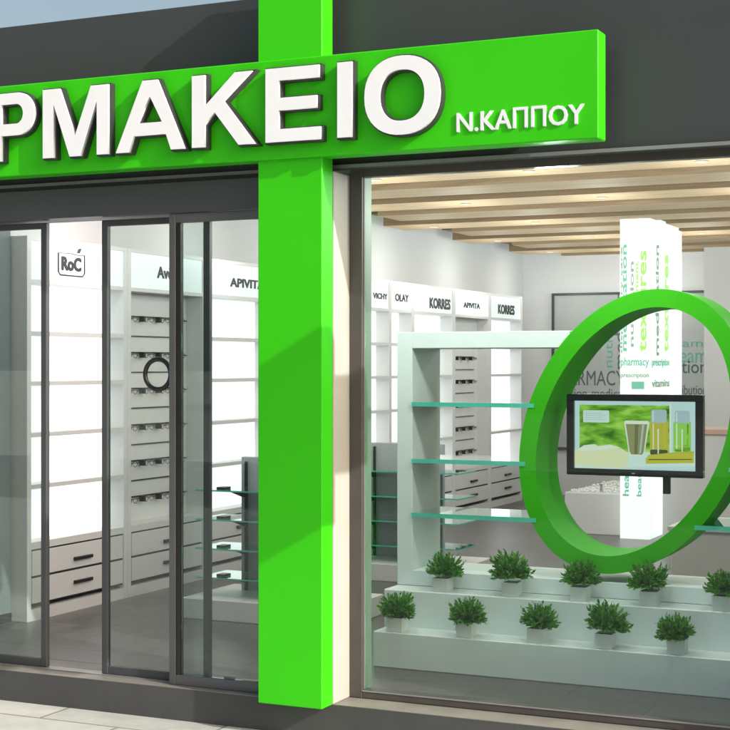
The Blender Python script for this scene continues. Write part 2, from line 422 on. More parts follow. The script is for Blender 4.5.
for fn, x0, w in ((L_P, -5.105, .284), (L_M, -4.768, .400), (L_A, -4.322, .402), (L_K, -3.879, .352), (L_E, -3.471, .292), (L_I, -3.091, .074), (L_O, -2.952, .376)):
    lp = fn(x0, w)
    f = put('letter', curve_mesh(lp, .014), M['white'], T(0, 6.3515, 2.688), sg)
    put('letter_return', curve_mesh(lp, .038, offset=.0075), M['letterside'], T(0, 6.3662, 2.688), f)
s2 = text_mesh('N.KAΠΠOY', .597, .094, .008, bold=.016)
# tilt is none: letters stand on the level
put('name_lettering', s2, M['white'], T(-2.514, 6.396, 2.681), sg)

# projecting sign right of the picture: a plus-shaped box on a bracket
ps = thing('projecting_sign', (-.5, 6.5, 2.6), 'green cross box sign projecting from the wall on a steel arm', 'sign')
def plus(cy, cz, a, b):
    return [(cy - b, cz - a), (cy + b, cz - a), (cy + b, cz - b), (cy + a, cz - b), (cy + a, cz + b), (cy + b, cz + b), (cy + b, cz + a), (cy - b, cz + a), (cy - b, cz + b), (cy - a, cz + b), (cy - a, cz - b), (cy - b, cz - b)]
PX = -.5; dS = (PX + 3.209) / 3.6; zc = 1.300 + 2.05 * dS; yc = 5.61
pm = curve_mesh([plus(0, 0, .44, .20)], .14); put('sign_box', pm, M['green'], T(PX, yc, zc) @ FACE_X, ps)
MB().box(PX - .10, PX - .06, yc + .441, 6.654, zc - .02, zc + .02).box(PX - .13, PX - .03, 6.63, 6.654, zc - .08, zc + .08).build('bracket_arm', M['steel'], ps)

# ------------------------------------------------------------------ doors
def leaf(x0, x1, y, z0, z1, label, name='glass_door', sw=.038, rb=.04, rt=.032, dy=.03, front=False, group='sliding glass door leaves'):
    t = thing(name, ((x0 + x1) / 2, y, z0), label, 'door', group)
    f = MB()
    f.box(x0, x0 + sw, y, y + dy, z0, z1, bev=.003).box(x1 - sw, x1, y, y + dy, z0, z1, bev=.003)
    f.box(x0 + sw - .001, x1 - sw + .001, y + .002, y + dy - .002, z0, z0 + rb, bev=.002).box(x0 + sw - .001, x1 - sw + .001, y + .002, y + dy - .002, z1 - rt, z1, bev=.002)
    f.build('frame', M['framelt'] if front else M['frame'], t)
    MB().box(x0 + sw, x1 - sw, y + dy / 2 - .003, y + dy / 2 + .003, z0 + rb, z1 - rt).build('glass', M['doorglass'], t)
    return t
dA = leaf(-5.66, -4.986, 6.675, .005, 2.395, 'left sliding glass door leaf with slim dark frame beside the open gap')
dB = leaf(-4.624, -3.966, 6.665, .005, 2.392, 'middle sliding glass door leaf with a round black ring handle')
hr = MB(); hr.tube([(-4.268 + .077 * math.cos(a), 6.655, 1.582 + .078 * math.sin(a)) for a in [2 * PI * i / 40 for i in range(40)]], .0125, 8, closed=True)
for zz in (-.078, .078): hr.cyl((-4.268, 6.655, 1.582 + zz), (-4.268, 6.676, 1.582 + zz), .006, n=8)
hr.build('ring_handle', M['black'], dB)
dC = thing('glass_panel', (-3.9, 6.62, 0), 'fixed glass panel with thick double post between the doors and green column', 'window')
f = MB().box(-4.170, -4.132, 6.605, 6.640, -.001, 2.402, bev=.003)
f.box(-4.132, -3.558, 6.607, 6.638, -.001, .052, bev=.003).box(-4.132, -3.558, 6.607, 6.638, 2.355, 2.402, bev=.003)
f.build('frame', M['framelt'], dC)
MB().box(-4.1318, -4.105, 6.612, 6.640, .054, 2.353).build('brush_seal', M['black'], dC)
MB().box(-4.104, -3.56, 6.622, 6.628, .053, 2.354).build('glass', M['doorglass'], dC)
MB().box(-3.86, -3.80, 6.6285, 6.640, .053, .066).build('lock_plate', M['trim'], dC)
tr = MB().box(-5.71, -3.565, 6.650, 6.72, -.0005, .004)
tag(tr.build('door_track', M['trim']), 'flat metal floor track running under the sliding door leaves', 'track')

# ------------------------------------------------------------------ shop window
wn = thing('shop_window', (-2, 6.73, 0), 'large shop window with thin dark bronze frame right of the column', 'window')
f = MB().box(-3.204, -3.137, 6.722, 6.744, .001, 2.60, bev=.002).box(-.93, -.866, 6.722, 6.76, .001, 2.60, bev=.002)
f.box(-3.137, -.93, 6.724, 6.78, 0.001, .042, bev=.003).box(-3.137, -.93, 6.724, 6.78, 2.548, 2.598, bev=.003)
f.build('frame', M['brown'], wn)
MB().box(-3.136, -.931, 6.7205, 6.7235, .034, .0405).box(-3.1392, -3.1332, 6.7445, 6.7485, .042, 2.548).build('bead', M['trim'], wn)
MB().box(-3.134, -.931, 6.755, 6.761, .043, 2.547).build('glass', M['winglass'], wn)

# ------------------------------------------------------------------ window display: stepped planter bench
PR = -.98
pb = thing('stepped_bench', (-2.2, 7.7, 0), 'low white two tier stepped plinth along the inside of the window', 'plinth')
MB().box(-3.415, PR, 7.46, 7.658, 0, .191, bev=.004).build('lower_tier', M['planter'], pb)
MB().box(-3.440, PR, 7.66, 8.27, 0, .390, bev=.004).build('upper_tier', M['planter'], pb)

# ring geometry : slanted ellipse, centre (-2.09,1.28)
A_, B_, TH = .785, .575, math.radians(65.2)
def ell(a, b, n=96):
    r = []
    for i in range(n):
        t = 2 * PI * i / n; u = a * math.cos(t); v = b * math.sin(t)
        r.append((u * math.cos(TH) - v * math.sin(TH), u * math.sin(TH) + v * math.cos(TH)))
    return r
RC = (-2.094, 1.275)
RW = .095
ring = curve_mesh([ell(A_, B_), ell(A_ - RW, B_ - RW)], .385)
for p in ring.polygons:
    if abs(p.normal.y) < .5: p.use_smooth = True
ro = put('oval_ring', ring, M['greenring'], T(RC[0], 7.83, RC[1]))
tag(ro, 'large slanted glossy green oval ring standing behind the potted plants around the television', 'ring')

# display frame with glass shelves
fr = thing('shelf_unit', (-3.0, 8.0, .39), 'wide white open box frame holding green edged glass shelves around the oval ring', 'shelf unit')
Y0, Y1 = 7.845, 8.265
MB().box(-3.442, -3.349, Y0, Y1, .392, 1.815, bev=.003).build('post', M['planter'], fr)
MB().box(-3.349, -2.43, Y0, Y1, 1.723, 1.815, bev=.003).build('top_rail', M['planter'], fr)
MB().box(-3.349, PR - .09, Y0, Y1, .392, .478, bev=.003).build('bottom_rail', M['planter'], fr)
def ring_left(z):
    best = 9
    for x, zz in ell(A_, B_, 720):
        if abs(zz + RC[1] - z) < .01 and x + RC[0] < best: best = x + RC[0]
    return best
def ring_right(z):
    best = -9
    for x, zz in ell(A_, B_, 720):
        if abs(zz + RC[1] - z) < .01 and x + RC[0] > best: best = x + RC[0]
    return best
def shelf(x0, x1, z, parent):
    sh = MB().box(x0, x1, Y0 - .02, Y1 - .02, z - .012, z + .012, faces=[0, 0, 1, 1, 1, 1])
    sh.build('glass_shelf', [M['shelfglass'], M['shelfedge']], parent)
for z in (1.410, 1.093, .790): shelf(-3.345, ring_left(z) + .035, z, fr)
MB().box(PR - .09, PR, Y0, Y1, .392, 1.815, bev=.003).build('post', M['planter'], fr)
MB().box(ring_right(1.77) - .02, PR - .09, Y0, Y1, 1.723, 1.815, bev=.003).build('top_rail', M['planter'], fr)
for z in (1.410, 1.093, .790): shelf(ring_right(z) - .035, PR - .092, z, fr)

# ------------------------------------------------------------------ television
tv = thing('television', (-2.11, 7.98, 1.03), 'black flat television showing bottles and tubes inside the green oval ring', 'television')
tx0, tx1, tz0, tz1 = -2.484, -1.742, 1.034, 1.472
b = MB(); bw = .036
b.box(tx0, tx1, 7.96, 8.01, tz0, tz0 + bw, bev=.003).box(tx0, tx1, 7.96, 8.01, tz1 - bw, tz1, bev=.003)
b.box(tx0, tx0 + bw + .004, 7.961, 8.009, tz0 + bw, tz1 - bw).box(tx1 - bw - .004, tx1, 7.961, 8.009, tz0 + bw, tz1 - bw)
b.box(tx0 + .03, tx1 - .03, 7.985, 8.03, tz0 + .02, tz1 - .02)
b.build('bezel', mat('tv_bezel', (.008, .008, .009), .22), tv)
sm = [emis('scr_bg', (.62, .86, .84), .62), None, emis('scr_label', (.62, .80, .72), .7), emis('scr_cream', (.72, .78, .48), .72), emis('scr_brown', (.34, .36, .16), .6),
      emis('scr_pale', (.75, .85, .7), .7), emis('scr_yellow', (.50, .50, .06), .7), emis('scr_lime', (.28, .62, .10), .75), emis('scr_cap', (.42, .56, .58), .7),
      emis('scr_mustard', (.52, .50, .05), .75), emis('scr_dark', (.08, .12, .05), .6), emis('scr_table', (.60, .78, .70), .75), emis('scr_leaf', (.24, .26, .12), .5)]
m_, nt, out = nodes('scr_foliage')
e = nt.nodes.new('ShaderNodeEmission'); e.inputs['Strength'].default_value = .7
tcn = nt.nodes.new('ShaderNodeTexCoord'); n = nt.nodes.new('ShaderNodeTexNoise'); n.inputs['Scale'].default_value = 13; n.inputs['Detail'].default_value = 5; n.inputs['Distortion'].default_value = .3
mpn = nt.nodes.new('ShaderNodeMapping'); mpn.inputs['Scale'].default_value = (.55, 1, 1.6); mpn.inputs['Rotation'].default_value = (0, .35, 0)
nt.links.new(tcn.outputs['Object'], mpn.inputs['Vector']); nt.links.new(mpn.outputs['Vector'], n.inputs['Vector'])
r = nt.nodes.new('ShaderNodeValToRGB'); cr = r.color_ramp
cr.elements[0].position = .32; cr.elements[0].color = (.03, .14, .01, 1); cr.elements[1].position = .7; cr.elements[1].color = (.50, .80, .14, 1)
e2 = cr.elements.new(.5); e2.color = (.20, .52, .04, 1)
nt.links.new(n.outputs['Fac'], r.inputs['Fac']); nt.links.new(r.outputs['Color'], e.inputs['Color']); nt.links.new(e.outputs[0], out.inputs['Surface'])
sm[1] = m_
sx0, sx1, sz0, sz1 = tx0 + .040, tx1 - .040, tz0 + .036, tz1 - .036
sw_, sh_ = sx1 - sx0, sz1 - sz0
scr = MB(); lay = [0]
def q(pts, mi):
    lay[0] += 1; yy = 7.9835 - lay[0] * .0004
    scr.add([(sx0 + u * sw_, yy, sz0 + v * sh_) for u, v in pts], [tuple(range(len(pts)))], mi)
def rq(u0, u1, v0, v1, mi): q([(u0, v0), (u1, v0), (u1, v1), (u0, v1)], mi)
def rr_(u0, u1, v0, v1, mi, c=.02, top=True, bot=True):
    p = []
    for (cu_, cv_, a0) in ((u1 - c, v1 - c * 1.6, 0), (u0 + c, v1 - c * 1.6, 90), (u0 + c, v0 + c * 1.6, 180), (u1 - c, v0 + c * 1.6, 270)):
        if (a0 < 180 and not top) or (a0 >= 180 and not bot):
            p.append((u1 if a0 in (0, 270) else u0, v1 if a0 < 180 else v0)); continue
        for k in range(5): a = math.radians(a0 + 22.5 * k); p.append((cu_ + c * math.cos(a), cv_ + c * 1.6 * math.sin(a)))
    q(p, mi)
rq(0, 1, 0, 1, 0)
rq(.04, .80, .22, .94, 1)
rr_(.07, .29, .68, .86, 2, .01)
for k in range(4): rq(.09, .26 - .03 * (k % 2), .72 + k * .03, .727 + k * .03, 8)
q([(0, 0), (1, 0), (1, .22), (.7, .27), (.42, .25), (.2, .30), (0, .27)], 11)
q([(.30, .0), (1, 0), (1, .07), (.6, .05)], 0)
q([(.0, .06), (.10, .02), (.10, .29), (.02, .27), (.0, .24)], 4 + 2 - 3)
q([(.10, .03), (.40, .02), (.455, .10), (.45, .24), (.40, .30), (.36, .31), (.10, .25)], 3)
q([(.02, .27), (.10, .25), (.36, .31), (.40, .31), (.30, .36), (.20, .33), (.17, .36), (.08, .34)], 5)
q([(.47, .20), (.57, .20), (.585, .24), (.625, .70), (.61, .715), (.43, .715), (.415, .70), (.455, .24)], 5)
q([(.475, .22), (.565, .22), (.578, .26), (.608, .665), (.43, .665), (.462, .26)], 4)
q([(.50, .23), (.525, .23), (.535, .66), (.505, .66)], 12)
q([(.54, .23), (.556, .25), (.582, .66), (.565, .66)], 8)
rq(.787, .802, .22, .97, 5)
rr_(.628, .778, .22, .72, 6, .02); rr_(.640, .766, .69, .88, 8, .015); rr_(.632, .774, .22, .30, 10, .015); rq(.692, .702, .24, .60, 5); rq(.742, .758, .30, .68, 9); rq(.652, .662, .30, .68, 3); rq(.65, .662, .71, .86, 2)
rr_(.820, .962, .26, .72, 7, .02); rr_(.832, .952, .69, .87, 8, .015); rr_(.83, .955, .28, .38, 1, .02); rq(.886, .896, .26, .60, 5); rq(.93, .943, .32, .68, 1); rq(.843, .853, .32, .68, 5); rq(.842, .853, .71, .85, 2)
q([(.60, .09), (.985, .12), (.985, .28), (.80, .25), (.62, .21), (.595, .16)], 9)
q([(.61, .20), (.80, .24), (.985, .27), (.985, .29), (.80, .262), (.62, .22)], 6)
q([(.62, .145), (.97, .165), (.97, .178), (.62, .160)], 10)
scr.build('screen', sm, tv)
MB().box(-1.972, -1.935, 8.032, 8.06, .94, 1.40, bev=.003).build('wall_bracket', mat('bracket_grey', (.06, .06, .06), .5), tv)
MB().box(-2.122, -2.105, 7.9565, 7.9595, tz0 + .013, tz0 + .020).build('logo_badge', M['trim'], tv)
# ------------------------------------------------------------------ potted plants
def foliage(seed):
    rnd = random.Random(seed); mb = MB()
    for i in range(215):                            # shoots radiating from the pot mouth
        th = rnd.uniform(0, 2 * PI); ph = math.acos(rnd.uniform(-.18, 1))
        d = Vector((math.sin(ph) * math.cos(th), math.sin(ph) * math.sin(th), math.cos(ph)))
        L = rnd.uniform(.066, .092)
        if d.z > .55: L *= rnd.uniform(1.05, 1.32)
        st = Vector((rnd.uniform(-.02, .02), rnd.uniform(-.02, .02), .018))
        tip = st + d * L + Vector((0, 0, .012))
        mb.tube([st, st + d * L * .5 + Vector((0, 0, .004)), tip], .0012, 3)
        for j in range(6):
            t = .45 + .55 * j / 5; p = st + (tip - st) * t
            az = rnd.uniform(0, 2 * PI); side = d.orthogonal().normalized(); side.rotate(Matrix.Rotation(az, 3, d))
            ld = (d * .9 + side * rnd.uniform(.2, .8) + Vector((0, 0, .25))).normalized(); ll = rnd.uniform(.022, .034)
            wv = ld.cross(side); wv = (wv if wv.length > .1 else ld.orthogonal()).normalized() * ll * rnd.uniform(.19, .27)
            bend = side * -.003
            a = p; b1 = p + ld * ll * .5 + wv + bend; c = p + ld * ll; b2 = p + ld * ll * .5 - wv + bend
            mb.add([a, b1, c, b2], [(0, 1, 2, 3)], 0, True)
    return mb
def make_plant():
    t = thing('potted_plant', (0, 0, 0), 'x', 'plant')
    w = .045
    p = MB()
    vs = [(-w * .94, -w * .94, 0), (w * .94, -w * .94, 0), (w * .94, w * .94, 0), (-w * .94, w * .94, 0), (-w, -w, .074), (w, -w, .074), (w, w, .074), (-w, w, .074)]
    i_ = w - .006
    vs += [(-i_, -i_, .074), (i_, -i_, .074), (i_, i_, .074), (-i_, i_, .074), (-i_, -i_, .06), (i_, -i_, .06), (i_, i_, .08), (-i_, i_, .06)]
    p.add(vs, [(0, 3, 2, 1), (0, 1, 5, 4), (1, 2, 6, 5), (2, 3, 7, 6), (3, 0, 4, 7), (4, 5, 9, 8), (5, 6, 10, 9), (6, 7, 11, 10), (7, 4, 8, 11), (8, 9, 13, 12), (9, 10, 14, 13), (10, 11, 15, 14), (11, 8, 12, 15)])
    p.build('pot', M['pot'], t)
    MB().add([(-i_, -i_, .064), (i_, -i_, .064), (i_, i_, .064), (-i_, i_, .064)], [(0, 1, 2, 3)]).build('soil', M['soil'], t)
    f = foliage(3); me = f.mesh('foliage', [M['leaf']]); me.transform(T(0, 0, .078)); o = link('foliage', me, t)
    return t
plant0 = make_plant()
fol = []
for s_ in (3, 11, 23, 31):
    me = foliage(s_).mesh('foliage', [M['leaf']]); me.transform(T(0, 0, .078)); fol.append(me)
ordn = ['leftmost', 'second from the left', 'third from the left', 'fourth from the left', 'fifth from the left', 'sixth from the left']
front = [-3.30, -2.90, -2.504, -2.142, -1.773, -1.38]; back = [-3.115, -2.715, -2.335, -1.962, -1.59]
pl = [(x, 7.525, .192, 'lower', ordn[i]) for i, x in enumerate(front)] + [(x, 7.725, .391, 'upper', ordn[i]) for i, x in enumerate(back)]
for i, (x, y, z, row, od) in enumerate(pl):
    o = plant0 if i == 0 else copy_tree(plant0)
    o.location = (x, y, z)
    o['label'] = f'bushy plant in white pot, {od} on the {row} tier'
    o['group'] = 'potted plants on the stepped plinth'
    for ch in o.children:
        if ch.name.startswith('foliage'):
            ch.data = fol[i % 4]; ch.rotation_euler.z = random.uniform(0, 6.28); sc_ = random.uniform(.90, 1.10); ch.rotation_euler.x = random.uniform(-.12, .12); ch.rotation_euler.y = random.uniform(-.14, .14); ch.scale = (sc_, sc_, sc_ * random.uniform(.95, 1.08))

# ------------------------------------------------------------------ wall cabinets along the left side
CX, BX = -5.98, -6.125
bays = [  # y0, y1, kind, word, text y0,y1, z0,z1, description
    (7.804, 8.935, 'shelf', 'RoC', 8.175, 8.395, 2.250, 2.345, 'white backlit shelf cabinet nearest the door with a framed badge on its header'),
    (8.935, 9.998, 'rods', 'Avène', 9.325, 9.66, 2.258, 2.345, 'grey panelled eyewear cabinet with rows of rods, nearest the door'),
    (9.998, 11.07, 'shelf', 'APIVITA', 10.379, 10.93, 2.246, 2.318, 'white backlit shelf cabinet with small block capitals, left of the green column'),
    (11.07, 12.00, 'shelf', '', 0, 0, 0, 0, 'white backlit shelf cabinet with blank header, behind the green column'),
    (12.00, 12.88, 'shelf', '', 0, 0, 0, 0, 'white backlit shelf cabinet with blank header, right behind the green column'),
    (12.88, 13.475, 'shelf', 'VICHY', 13.08, 13.41, 2.262, 2.318, 'narrow shelf cabinet with thin capitals, leftmost seen through the big window'),
    (13.475, 14.03, 'shelf', 'OLAY', 13.60, 13.93, 2.256, 2.332, 'narrow shelf cabinet with short round lettering, second in the big window'),
    (14.03, 15.15, 'shelf', 'KORRES', 14.48, 15.06, 2.215, 2.330, 'backlit shelf cabinet with heavy condensed capitals, left of the far eyewear cabinet'),
    (15.15, 16.262, 'rods', 'APIVITA', 15.45, 15.95, 2.256, 2.316, 'far grey eyewear cabinet with rows of rods seen through the display frame'),
    (16.262, 17.392, 'shelf', 'KORRES', 16.55, 17.12, 2.222, 2.335, 'backlit shelf cabinet at the far end with heavy condensed capitals'),
]
SH = [1.832, 1.511, 1.183, .853]
def eyeglass_mesh():
    mb = MB()
    for s_ in (-1, 1):
        cy = s_ * .036
        mb.tube([(0, cy + .027 * math.cos(a), .019 * math.sin(a)) for a in [2 * PI * i / 12 for i in range(12)]], .0022, 4, closed=True)
        mb.tube([(0, cy + s_ * .027, .006), (-.04, s_ * .066, .006), (-.075, s_ * .062, -.006)], .0018, 4)
    mb.tube([(0, -.009, .004), (.002, 0, .008), (0, .009, .004)], .002, 4)
    return mb.mesh('eyeglasses', [M['black']])
EG = eyeglass_mesh()
rowname = ['top', 'second', 'third', 'fourth', 'fifth', 'lowest']; colname = ['first', 'second', 'third', 'fourth']
for (y0, y1, kind, word, ty0, ty1, tz_0, tz_1, lab) in bays:
    t = thing('wall_cabinet', (CX, (y0 + y1) / 2, 0), lab, 'cabinet', 'cabinets along the side wall')
    first = y0 < 7.9
    sp = .046 if not first else .046
    c = MB()
    a0, a1 = y0 + .0015, y1 - .0015
    # side panels, top, header frame, shelf band and base, butted end to end
    sd = .044 if y1 - y0 > .7 else .028
    c.box(-6.295, CX, a0, a0 + sd, 0, 2.45, bev=.002).box(-6.295, CX, a1 - sd, a1, 0, 2.45, bev=.002)
    i0, i1 = a0 + sd, a1 - sd
    c.box(-6.295, CX - .001, i0, i1, 2.424, 2.449)
    c.box(-6.295, CX - .001, i0, i1, 2.150, 2.176)
    c.box(-6.295, CX - .001, i0, i1, .455, .500)
    c.box(-6.295, CX - .002, i0, i1, 0, .074)
    c.box(-6.295, BX - .022, i0, i1, .5, 2.15)
    c.build('carcass', M['cab'], t)
    MB().box(CX - .05, CX - .008, i0, i1, 2.177, 2.423).build('header_panel', M['headerlit'], t)
    if word:
        me = text_mesh(word, ty1 - ty0, tz_1 - tz_0, .004, bold=(.042 if word == 'KORRES' else .05 if word == 'RoC' else .03))
        put('header_lettering', me, M['textblack'], T(CX - .0035, ty0, tz_0) @ FACE_X, t)
    if word == 'RoC':
        bd = MB(); ya, yb, za, zb = ty0 - .035, ty1 + .035, tz_0 - .030, tz_1 + .018; r_ = .022
        pts = [(CX - .005, ya, zb), (CX - .005, ya, za + r_), (CX - .005, ya + r_, za), (CX - .005, yb - r_, za), (CX - .005, yb, za + r_), (CX - .005, yb, zb)]
        bd.tube(pts, .0048, 6); bd.tube([pts[0], (CX - .005, ya + .12, zb + .004), (CX - .005, yb - .07, zb - .003), pts[-1]], .0022, 5)
        bd.add([(CX - .003, yb - .09, zb + .012), (CX - .003, yb - .055, zb + .010), (CX - .003, yb - .035, zb + .045), (CX - .003, yb - .07, zb + .04)], [(0, 1, 2, 3)])
        bd.build('header_badge', M['textblack'], t)
    if kind == 'shelf':
        MB().box(BX - .02, BX, i0, i1, .501, 2.149).build('light_panel', M['shelflit'], t)
        for z in SH:
            MB().box(BX + .001, CX - .001, i0 + .0005, i1 - .0005, z - .014, z + .014).build('shelf', M['cab'], t)
    else:
        MB().box(BX - .02, BX + .0, i0, i1, .501, 2.149).build('back_panel', M['panelgrey'], t)
        PXr = BX + .012; rl0, rl1 = i0 + .0, i1 - .13
        for k, z in enumerate((1.966, 1.706, 1.447, 1.184, .925, .666)):
            rd = MB().box(PXr - .010, PXr + .002, rl0 + .02, rl1 + .02, z + .010, z + .019)
            rd.box(PXr - .010, PXr - .006, rl1 + .02, i1, z - .004, z + .001)
            for j in range(4):
                yy = rl0 + .10 + j * .215
                rd.box(PXr + .002, PXr + .040, yy - .014, yy + .014, z - .024, z + .018)
                g = bpy.data.objects.new('eyeglasses', EG); COL.objects.link(g); g.location = (PXr + .046, yy + .045, z - .006)
                near = 'near' if y0 < 10 else 'far'
                tag(g, f'thin black eyeglasses, {colname[j]} from the left on the {rowname[k]} rod of the {near} eyewear cabinet', 'eyeglasses', f'eyeglasses on the {near} cabinet')
            rd.build('display_rod', M['black'], t)
            if k < 5: MB().box(PXr - .010, PXr - .002, rl0 + .02, rl1 + .02, z - .132, z - .124).build('rail', M['black'], t)
    # drawers with dark shadow gaps
    MB().box(CX - .05, CX - .014, i0, i1, .0985, .4545).build('drawer_gap', M['cabgap'], t)
    g_ = .010
    for z0, z1, hz in ((.110, .270, .193), (.286, .443, .347)):
        d = MB().box(CX - .0135, CX - .001, i0 + g_, i1 - g_, z0, z1, bev=.0015).build('drawer', M['cab'], t)
        ym = (y0 + y1) / 2 + .03
        MB().box(CX - .001, CX + .018, ym - .10, ym + .10, hz - .011, hz + .011, bev=.002).build('handle', M['black'], d)

# ------------------------------------------------------------------ gondola displays
def make_gondola():
    t = thing('display_gondola', (-4.63, 8.37, 0), 'x', 'display stand')
    MB().box(-5.19, -4.07, 8.37, 9.055, 0, .132, bev=.004).build('podium', M['cab'], t)
    MB().box(-4.998, -4.38, 8.81, 8.86, .133, 1.02, bev=.004).build('panel', M['bluegrey'], t)
    for zx in (-4.955, -4.43):
        MB().box(zx - .009, zx + .009, 8.795, 8.8085, .134, .99).build('rail', M['black'], t)
    for z in (.822, .633, .446, .259):
        MB().box(-5.13, -4.10, 8.44, 8.790, z - .006, z + .004, faces=[0, 0, 1, 1, 1, 1]).build('glass_shelf', [M['shelfglass'], M['shelfedge']], t)
        for zx in (-4.955, -4.43):
            b = MB()
            b.add([(zx - .007, 8.794, z - .008), (zx + .007, 8.794, z - .008), (zx + .007, 8.794, z - .075), (zx - .007, 8.794, z - .075), (zx - .007, 8.60, z - .008), (zx + .007, 8.60, z - .008), (zx + .007, 8.60, z - .02), (zx - .007, 8.60, z - .02)],
                  [(0, 1, 5, 4), (3, 7, 6, 2), (0, 4, 7, 3), (1, 2, 6, 5), (4, 5, 6, 7), (0, 3, 2, 1)])
            b.box(zx - .05, zx + .01, 8.50, 8.58, z + .0045, z + .018)
            b.build('bracket', M['black'], t)
    return t
g1 = make_gondola(); g1['label'] = 'low white podium with grey panel and glass shelves, just inside the doors'
g2 = copy_tree(g1); g2.location.y += 2.05; g2['label'] = 'white podium display with glass shelves seen through the window display frame'
g1['group'] = g2['group'] = 'glass shelf display stands'

# ------------------------------------------------------------------ word pillar
wp = thing('word_pillar', (-3.68, 14.5, 0), 'tall lit white square pillar printed with green words behind the television', 'pillar')
PYf = 13.95
MB().box(-3.832, -3.545, PYf, 15.10, 0, 3.02, bev=.004).build('shaft', M['pillarlit'], wp)
MB().box(-3.5445, -3.50, 14.75, 15.04, 0, 2.96, bev=.003).build('side_fin', M['pillarlit'], wp)
def wtext(s, w, h, m, x, z, up=False, y=PYf, bold=.02):
    me = text_mesh(s, w, h, .003, bold=bold)
    mt = T(x, y - .004, z) @ (RZ90 if up else Matrix.Identity(4))
    put('printed_word', me, M[m], mt, wp)
wtext('medication', 1.0, .052, 'pilteal', -3.765, 1.76, True)
wtext('dispensary care', 1.0, .030, 'textpale', -3.800, 1.74, True)
wtext('ointment', .50, .030, 'pillime', -3.655, 2.10, True)
wtext('nutrition', .80, .035, 'textpale', -3.700, 1.80, True)
wtext('textures', .95, .066, 'pillime', -3.578, 1.75, True)
wtext('pharmacy', .27, .10, 'pilteal', -3.825, 1.60)
wtext('prescription', .27, .055, 'textpale', -3.825, 1.50)
wtext('vitamins', .27, .06, 'pillime', -3.825, 1.23)
wtext('wellness', .27, .05, 'pilteal', -3.825, 1.16)
wtext('health', .34, .060, 'pilteal', -3.745, .40, True)
wtext('beauty', .34, .060, 'pilteal', -3.612, .40, True)
MB().box(-3.72, -3.60, PYf - .004, PYf - .0005, 1.405, 1.475).build('printed_block', M['pilteal'], wp)
def stext(s, w, h, m, yy, z, up=False):
    me = text_mesh(s, w, h, .003, bold=.02)
    put('printed_word', me, M[m], T(-3.5415, yy, z) @ FACE_X @ (RZ90 if up else Matrix.Identity(4)), wp)
stext('medication', 1.05, .13, 'textpale', 14.28, 1.72, True)
stext('textures', .95, .16, 'pillime', 14.66, 1.75, True)
stext('prescription', .68, .09, 'pilteal', 14.02, 1.60)
stext('vitamins', .68, .07, 'textpale', 14.02, 1.42)
stext('wellness', .68, .09, 'pillime', 14.02, 1.20)

# wall picture with words
pc = thing('word_picture', (-4.9, 18.3, 1.5), 'large grey framed wall picture covered in pharmacy words behind the ring', 'picture')
px0, px1, pz0, pz1 = -5.87, -3.95, .60, 2.50; py = 18.30
MB().box(px0, px1, py, 18.349, pz0, pz1).build('board', M['picture'], pc)
f = MB().box(px0 - .03, px0, py - .02, 18.349, pz0 - .03, pz1 + .03).box(px1, px1 + .03, py - .02, 18.349, pz0 - .03, pz1 + .03)
f.box(px0, px1, py - .02, 18.349, pz1, pz1 + .03).box(px0, px1, py - .02, 18.349, pz0 - .03, pz0)
f.build('frame', mat('picture_frame', (.05, .055, .055), .4), pc)
def ptext(s, w, h, m, x, z, up=False, bold=.0):
    me = text_mesh(s, w, h, .003, bold=bold)
    put('printed_word', me, M[m], T(x, py - .004, z) @ (RZ90 if up else Matrix.Identity(4)), pc)
ptext('PHARMACY', .93, .185, 'textgrey', -5.90, 1.375)
ptext('option', .50, .20, 'textgrey', -4.46, 1.48)
ptext('function-medical', .93, .12, 'textgrey', -5.90, 1.22)
ptext('distribution', .50, .12, 'textgrey', -4.46, 1.27)
ptext('medicine', .95, .11, 'textgrey', -4.98, 1.58, True, .01)
ptext('nutrition', .80, .10, 'textteal', -5.12, 1.60, True)
ptext('tablets', .60, .07, 'textteal', -4.86, 1.62, True)
ptext('cream', .50, .12, 'textteal', -4.46, 1.66)
ptext('vitamin', .62, .09, 'textteal', -4.47, 1.85)
ptext('health', .22, .05, 'textgrey', -5.55, 2.05)
ptext('syrup beauty care', 1.30, .09, 'textgrey', -5.84, 1.08)
ptext('wellness', .9, .14, 'textteal', -5.7, .80)

# ------------------------------------------------------------------ counters
lc = thing('display_counter', (-4.15, 14.9, 0), 'low white display counter topped with pale pebbles left of the word pillar', 'counter')
MB().box(-4.44, -3.84, 14.17, 15.85, 0, .395, bev=.004).box(-4.43, -3.85, 14.18, 14.21, .395, .402).build('body', M['cab'], lc)
pebb = MB(); rr = random.Random(5)
for i in range(260):
    x = rr.uniform(-4.42, -3.86); y = rr.uniform(14.24, 15.8); r_ = rr.uniform(.010, .022)
    z = .396 + r_ * .4
    vs = [(x + r_ * rr.uniform(.7, 1.2), y, z), (x, y + r_ * rr.uniform(.7, 1.2), z), (x - r_, y, z), (x, y - r_, z), (x, y, z + r_ * .8), (x, y, z - r_ * .4)]
    pebb.add(vs, [(0, 1, 4), (1, 2, 4), (2, 3, 4), (3, 0, 4), (1, 0, 5), (2, 1, 5), (3, 2, 5), (0, 3, 5)], 0, True)
tag(pebb.build('pebbles', M['rock']), 'pale loose pebbles spread over the low display counter', 'pebbles', kind='stuff')
po = MB().cyl((-4.10, 14.27, .396), (-4.10, 14.27, .47), .018, .018, 10).cyl((-4.10, 14.27, .47), (-4.10, 14.27, .478), .028, .028, 12)
tag(po.build('display_post', M['steel']), 'short grey metal display post standing on the pebble counter', 'post')
fc = thing('service_counter', (-2.6, 14.4, 0), 'long pale service counter with pinkish top right of the word pillar', 'counter')
